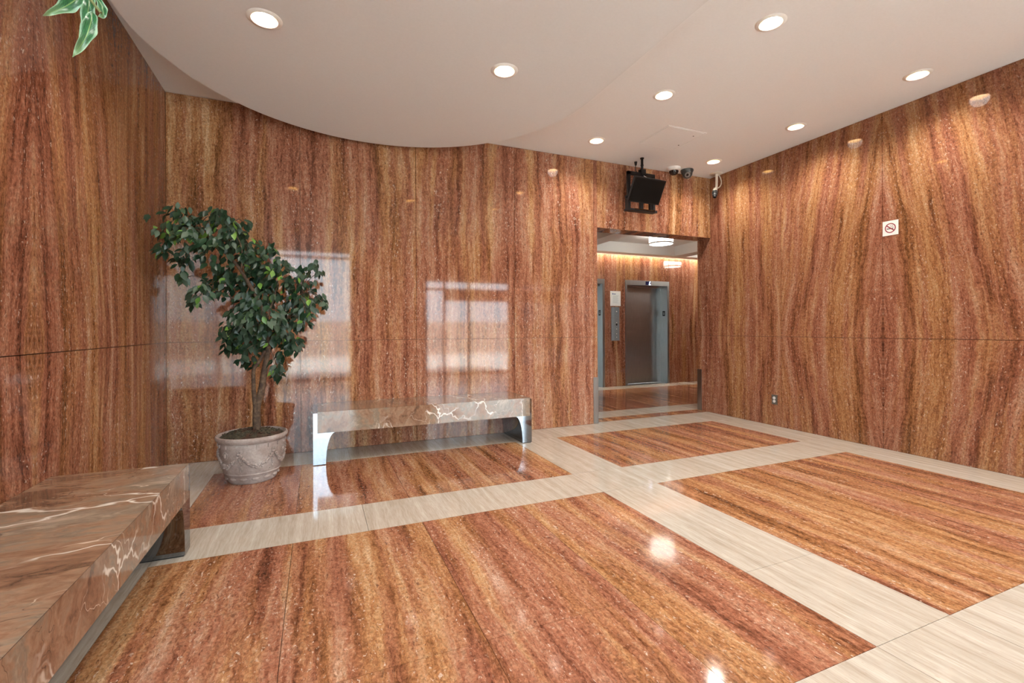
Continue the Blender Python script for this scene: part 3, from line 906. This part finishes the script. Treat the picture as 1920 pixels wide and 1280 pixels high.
me.from_pydata(rest[0].v + rest[1].v, [], rest[0].f + [tuple(b + i for i in f) for f in rest[1].f])
me.materials.append(LM[0]); me.materials.append(LM[1])
n0 = len(rest[0].f)
for i, p in enumerate(me.polygons): p.material_index = 0 if i < n0 else 1; p.use_smooth = True
o = obj('foliage', me, t); o['kind'] = 'stuff'

# ------------------------------------------------------------------ broad-leaved plant reaching in from the left
QX, QY = -.86, .46
t = thing('tall_leafy_plant', 'variegated broad green leaves hanging in at the upper left corner', 'plant', (QX, QY, 0))
part('pot', MB().lathe([(0, 0), (.15, 0), (.19, .30), (.205, .30), (.205, .34), (.18, .34), (.17, .28), (0, .28)], 32), M['pot'], t, True)
part('soil', MB().lathe([(.172, .29), (.0, .30)], 24), M['soil'], t)
M['cane'] = simple('green brown cane', (.14, .16, .06), .6, 0, .2)
def pl(p): return (p[0] - QX, p[1] - QY, p[2])
def limb2(name, pts, ra, rb):
    pp = smoothpath([pl(p) for p in pts]); rs = [ra + (rb - ra) * i / (len(pp) - 1) for i in range(len(pp))]
    part(name, MB().tube(pp, rs, 8), M['cane'], t, True)
limb2('trunk', [(QX, QY, .28), (QX - .02, QY + .03, 1.0), (QX + .03, QY + .1, 1.7), (QX + .06, QY + .3, 2.15)], .022, .012)
limb2('branch', [(QX + .06, QY + .3, 2.15), (-.70, 1.15, 2.20), (-.60, 1.42, 2.14), (-.55, 1.50, 2.08)], .010, .005)
limb2('stalk', [(-.56, 1.49, 2.10), (-.528, 1.47, 2.04), (-.492, 1.46, 1.990)], .0045, .0028)
def var_leaf_mat():
    n = N('variegated leaf with pale margin')
    uvn = n.n('ShaderNodeUVMap'); uvn.uv_map = 'UVMap'
    sp = n.n('ShaderNodeSeparateXYZ'); n.lk(uvn.outputs[0], sp.inputs[0])
    u, v = sp.outputs[0], sp.outputs[1]
    e = n.math('ABSOLUTE', v)
    nz = n.noise(uvn.outputs[0], 6, 3, .6)
    rib = n.math('SINE', n.math('MULTIPLY', n.math('ADD', u, n.math('MULTIPLY', e, .25)), 95))
    c = n.mix(n.smooth(nz, .4, .65), (.004, .060, .018), (.016, .12, .032))
    c = n.mix(n.math('MULTIPLY', n.smooth(rib, .8, 1.0), .35), c, (.12, .26, .14))
    edge = n.smooth(n.math('ADD', e, n.math('MULTIPLY', n.math('SUBTRACT', nz, .5), .5)), .62, .92)
    c = n.mix(edge, c, (.22, .36, .24))
    tipf = n.smooth(u, .55, 1.0)
    c = n.mix(n.math('MULTIPLY', tipf, .55), c, (.26, .36, .18))
    mid = n.math('SUBTRACT', 1.0, n.smooth(e, .02, .09))
    c = n.mix(mid, c, (.16, .26, .08))
    n.set(Base_Color=c, Roughness=.35)
    return n.m
M['varleaf'] = var_leaf_mat()
def big_leaf(path, width, nrm, wave=.012, seed=0):
    pp = smoothpath([pl(p) for p in path], 6); n_ = len(pp); rr = random.Random(seed)
    g = MB(); uvs = []
    nrm = Vector(nrm)
    for i, p in enumerate(pp):
        q = i / (n_ - 1)
        tg = (pp[min(i + 1, n_ - 1)] - pp[max(i - 1, 0)]).normalized()
        nn = (nrm - tg * nrm.dot(tg)).normalized(); sd = nn.cross(tg)
        wv = width / 2 * (math.sin(math.pi * min(1, q * 1.02) ** .85) ** .9) if 0 < q < 1 else .0006
        wv = max(wv, .0006)
        for j in range(-3, 4):
            f_ = j / 3
            off = nn * (.35 * abs(f_) * wv + wave * abs(f_) * math.sin(q * 15 + (2 if j > 0 else 0) + seed))
            g.v.append(tuple(p + sd * (f_ * wv * (1 + .12 * math.sin(q * 17 + j + seed))) + off)); uvs.append((q, f_))
    for i in range(n_ - 1):
        for j in range(6):
            a = i * 7 + j
            g.f.append((a, a + 1, a + 8, a + 7))
    me = g.mesh('leaf', M['varleaf'], 'all', fix=False)
    l = me.uv_layers.new(name='UVMap')
    for lp in me.loops: l.data[lp.index].uv = uvs[lp.vertex_index]
    obj('leaf', me, t)
tocam = Vector((.35, -.9, -.35))
big_leaf([(-.545, 1.50, 2.055), (-.553, 1.49, 2.025), (-.572, 1.48, 1.995), (-.606, 1.47, 1.960)], .034, tocam, .004, 1)
big_leaf([(-.528, 1.50, 2.06), (-.528, 1.495, 2.02), (-.532, 1.49, 1.975), (-.546, 1.49, 1.927)], .027, tocam, .004, 2)
big_leaf([(-.516, 1.48, 2.0), (-.518, 1.475, 1.965), (-.528, 1.47, 1.92), (-.551, 1.47, 1.872)], .030, tocam, .004, 3)
big_leaf([(-.52, 1.51, 2.06), (-.507, 1.51, 2.035), (-.503, 1.505, 2.01), (-.512, 1.50, 2.0)], .018, tocam, .003, 4)
for i in range(9):
    a = i * .7; q = i / 8
    b0 = Vector((QX + .06 - .05 * q, QY + .25 + .55 * q, 2.14 + .05 * math.sin(a)))
    d = Vector((math.cos(a) * .1, .04 + .06 * math.sin(a * 1.7), .05 * math.cos(a * 2.1)))
    big_leaf([b0, b0 + d * .6 + Vector((0, 0, .03)), b0 + d * 1.3 + Vector((0, 0, .01)), b0 + d * 2.0 - Vector((0, 0, .05))], .055, (0.1, 0, 1), .004, 5 + i)

# ------------------------------------------------------------------ monitor hung from the ceiling
TX, TY = 3.746, 4.71
t = thing('ceiling_monitor', 'black flat monitor tilted down on a ceiling pole above the opening', 'monitor', (TX, TY, ZC))
part('pole', MB().tube([(0, 0, 0), (0, 0, -.25)], .0155, 12).lathe([(0, 0), (.024, 0), (.024, -.012), (0, -.012)], 16).lathe([(0, -.085), (.019, -.085), (.019, -.10), (0, -.10)], 14), M['black'], t, True)
fz = 3.112 - ZC
part('yoke', MB().box(-.225, .185, -.018, .018, fz - .02, fz + .018).box(-.225, -.19, -.018, .018, fz - .29, fz + .018).box(.15, .185, -.018, .018, fz - .29, fz)
     .box(-.225, -.19, -.02, .045, fz - .46, fz - .29).box(.15, .185, -.02, .045, fz - .46, fz - .29).box(-.035, .035, -.03, .03, fz - .005, fz + .06), M['black'], t)
part('tray', MB().box(-.235, .20, -.03, .05, fz - .465, fz - .44).box(.15, .225, -.012, .012, fz - .46, fz - .43), M['black'], t)
part('tray_trim', MB().box(-.14, .17, -.034, -.0295, fz - .452, fz - .437), M['chrome'], t)
part('knob', MB().lathe([(0, 0), (.02, 0), (.02, .025), (0, .025)], 14, mat=Matrix.Translation((-.225, 0, fz - .30)) @ Matrix.Rotation(R(-90), 4, 'Y')), M['black'], t, True)
part('stub', MB().box(-.05, -.005, -.03, .0, fz - .45, fz - .33), M['black'], t)
part('stub', MB().box(.095, .135, -.03, .0, fz - .45, fz - .33), M['black'], t)
W_, Hh = .475, .297
ti, ya = .491, .027
rv = Vector((math.cos(ya), math.sin(ya), 0)); nv = Vector((math.sin(ya) * math.cos(ti), -math.cos(ya) * math.cos(ti), -math.sin(ti)))
uvv = rv.cross(-nv); uvv = uvv if uvv.z > 0 else -uvv
sm = Matrix((rv, -nv, uvv)).transposed().to_4x4(); sm.translation = Vector((3.718 - TX, 4.579 - TY, 2.868 - ZC))
hs = part('housing', MB().box(-W_ / 2, W_ / 2, .001, .03, -Hh / 2, Hh / 2, sm).box(-.12, .12, .03, .06, -.10, .10, sm), M['black'], t)
part('screen', MB().box(-W_ / 2 + .012, W_ / 2 - .012, -.001, .001, -Hh / 2 + .014, Hh / 2 - .012, sm), M['screen'], hs)
part('top_edge', MB().box(-W_ / 2 + .004, W_ / 2 * .6, .004, .02, Hh / 2, Hh / 2 + .004, sm), M['grey'], hs)
part('tilt_arm', MB().box(-.03, .03, .055, .16, -.03, .03, sm), M['black'], t)
part('cable', MB().tube(smoothpath([(.012, .14, 0), (.010, .14, -.05), (-.02, .10, -.13), (-.012, .03, -.20), (-.005, .012, -.215)]), .005, 7).lathe([(0, 0), (.02, 0), (.012, -.045), (0, -.045)], 12, (.012, .14, 0)), M['black'], t, True)
part('cable', MB().tube(smoothpath([(.012, -.018, -.225), (.05, -.06, -.27), (.075, -.10, -.305), (.02, -.115, -.318)]), .0042, 6).tube(smoothpath([(.06, -.11, -.312), (.09, -.115, -.308), (.13, -.11, -.315)]), .006, 6), M['white'], t, True, label='white cable')

# ------------------------------------------------------------------ cameras on the ceiling
t = thing('dome_camera', 'white dome camera with dark glass on the ceiling right of the monitor', 'camera', (4.365, 4.84, ZC))
part('housing', MB().lathe([(0, 0), (.086, 0), (.088, -.012), (.080, -.036), (.062, -.043), (0, -.043)], 32), M['white'], t, True)
part('dome', MB().lathe([(.060, -.042), (.058, -.062), (.045, -.084), (.022, -.097), (0, -.10)], 28), M['dark_glass'], t, True)
part('lens', MB().ball((-.02, -.034, -.074), .016, 10, 6), M['grey'], t, True)
t = thing('turret_camera', 'dark grey turret camera on the ceiling right of the white dome camera', 'camera', (4.59, 4.84, ZC))
part('base', MB().lathe([(0, 0), (.082, 0), (.084, -.016), (.070, -.045), (0, -.045)], 32), M['grey'], t, True)
mt = Matrix.Translation((0, -.006, -.05)) @ Vector((-.55, -.62, -.5)).to_track_quat('Z', 'Y').to_matrix().to_4x4()
part('eyeball', MB().ball((0, -.006, -.05), (.066, .066, .068), 20, 12), M['grey'], t, True)
part('lens_ring', MB().lathe([(.018, .058), (.034, .056), (.036, .062), (.030, .069), (.018, .069)], 24, mat=mt, closed=True), M['alu'], t, True)
part('lens', MB().lathe([(.022, .056), (.020, .067), (0, .067)], 20, mat=mt), M['dark_glass'], t, True)
t = thing('bracket_camera', 'small bullet camera drooping from a beige ceiling arm in the corner', 'camera', (5.066, 4.80, ZC))
part('mount_plate', MB().lathe([(0, 0), (.080, 0), (.082, -.006), (.070, -.014), (0, -.014)], 32), M['beige'], t, True)
part('arm', MB().tube([(0, -.01, -.01), (-.004, -.012, -.13), (-.008, -.014, -.185), (-.03, -.02, -.235)], [.019, .018, .017, .016], 12), M['beige'], t, True)
hd = Vector((-.33, -.25, -.9)).normalized()
mt = Matrix.Translation((-.045, -.025, -.235)) @ hd.to_track_quat('Z', 'Y').to_matrix().to_4x4()
part('collar', MB().lathe([(0, -.02), (.022, -.02), (.030, 0), (.032, .03), (0, .03)], 18, mat=mt), M['beige'], t, True)
part('barrel', MB().lathe([(0, .028), (.034, .028), (.036, .06), (.033, .085), (.026, .10), (.022, .128), (.016, .13), (.014, .12), (0, .12)], 20, mat=mt), M['black'], t, True)
part('barrel_ring', MB().lathe([(.0345, .045), (.038, .047), (.038, .056), (.0355, .058)], 20, mat=mt, closed=True).lathe([(.030, .086), (.033, .088), (.031, .096), (.027, .096)], 20, mat=mt, closed=True), M['grey'], t, True)
part('conduit', MB().tube(smoothpath([(.02, -.008, -.012), (.055, -.01, -.035), (.083, -.012, -.10), (.066, -.015, -.165), (.02, -.018, -.200), (-.01, -.018, -.205)]), .0075, 8), M['beige'], t, True)

# access hatch in the ceiling
t = thing('access_hatch', 'square flush access hatch in the ceiling above the monitor', 'hatch', (3.41, 3.85, ZC))
part('door_leaf', MB().box(.006, .494, .006, .494, -.004, .004), M['ceiling'], t)
part('hatch_frame', MB().box(-.012, 0, -.012, .512, -.003, .004).box(.5, .512, -.012, .512, -.003, .004).box(0, .5, -.012, 0, -.003, .004).box(0, .5, .5, .512, -.003, .004), M['ceiling'], t)
for (x, y) in ((.46, .36), (.43, .10)):
    part('latch', MB().lathe([(0, -.004), (.008, -.004), (.007, -.007), (0, -.007)], 12, (x, y, 0)), M['fixing'], t)

# ------------------------------------------------------------------ small things on the right wall
t = thing('no_smoking_sign', 'square white no smoking sign on the right wall', 'sign', (XR, 2.7465, 2.165))
# local: y to the left seen from the room is +y; plate lies in the YZ plane
part('plate', MB().box(-.004, -.0005, -.067, .067, -.071, .071), M['white'], t)
M['signred'] = simple('dark red print', (.25, .015, .035), .5)
M['signblack'] = simple('black print', (.012, .012, .012), .5)
g = MB()
nseg = 40
for k in range(nseg):
    a, b = 2 * math.pi * k / nseg, 2 * math.pi * (k + 1) / nseg
    g.prism([(.047 * math.cos(a), .047 * math.sin(a)), (.047 * math.cos(b), .047 * math.sin(b)), (.039 * math.cos(b), .039 * math.sin(b)), (.039 * math.cos(a), .039 * math.sin(a))], -.0052, -.004, 'x')
part('ring', g, M['signred'], t)
part('slash', MB().prism([(.033, .022), (.028, .029), (-.033, -.022), (-.028, -.029)], -.0056, -.004, 'x'), M['signred'], t)
g = MB().box(-.0050, -.004, -.002, .031, -.010, -.003).box(-.0050, -.004, -.026, -.005, -.010, -.003)
part('cigarette', g, M['signblack'], t)
g = MB()
for pts in ([(-.020, .0), (-.026, .008), (-.018, .014), (-.022, .022), (-.012, .028)], [(-.012, .002), (-.014, .010), (-.004, .014), (-.006, .022), (.004, .027)]):
    for (a, b) in zip(pts[:-1], pts[1:]):
        a, b = Vector(a), Vector(b); d = (b - a).normalized(); nn = Vector((-d.y, d.x)) * .0016
        g.prism([tuple(a + nn), tuple(a - nn), tuple(b - nn), tuple(b + nn)], -.0048, -.004, 'x')
part('smoke', g, M['greyprint'], t)

t = thing('wall_outlet', 'small duplex outlet with dark plate low on the right wall', 'outlet', (XR, 4.0, .32))
M['platemetal'] = simple('brown grey metal plate', (.16, .15, .13), .45, .3)
part('plate', MB().box(-.006, -.0005, -.036, .036, -.058, .058), M['platemetal'], t)
part('plate_edge', MB().box(-.009, -.0005, -.041, -.036, -.060, .060), M['steel'], t)
for z in (.020, -.020):
    o = part('receptacle', MB().lathe([(0, 0), (.017, 0), (.017, .004), (0, .004)], 18, mat=Matrix.Translation((-.006, 0, z)) @ Matrix.Rotation(R(-90), 4, 'Y')), M['white'], t)
    part('slot', MB().box(-.0112, -.010, -.007, -.005, z - .002, z + .007).box(-.0112, -.010, .005, .007, z - .002, z + .007).box(-.0112, -.010, -.002, .002, z - .010, z - .006), M['signblack'], o)
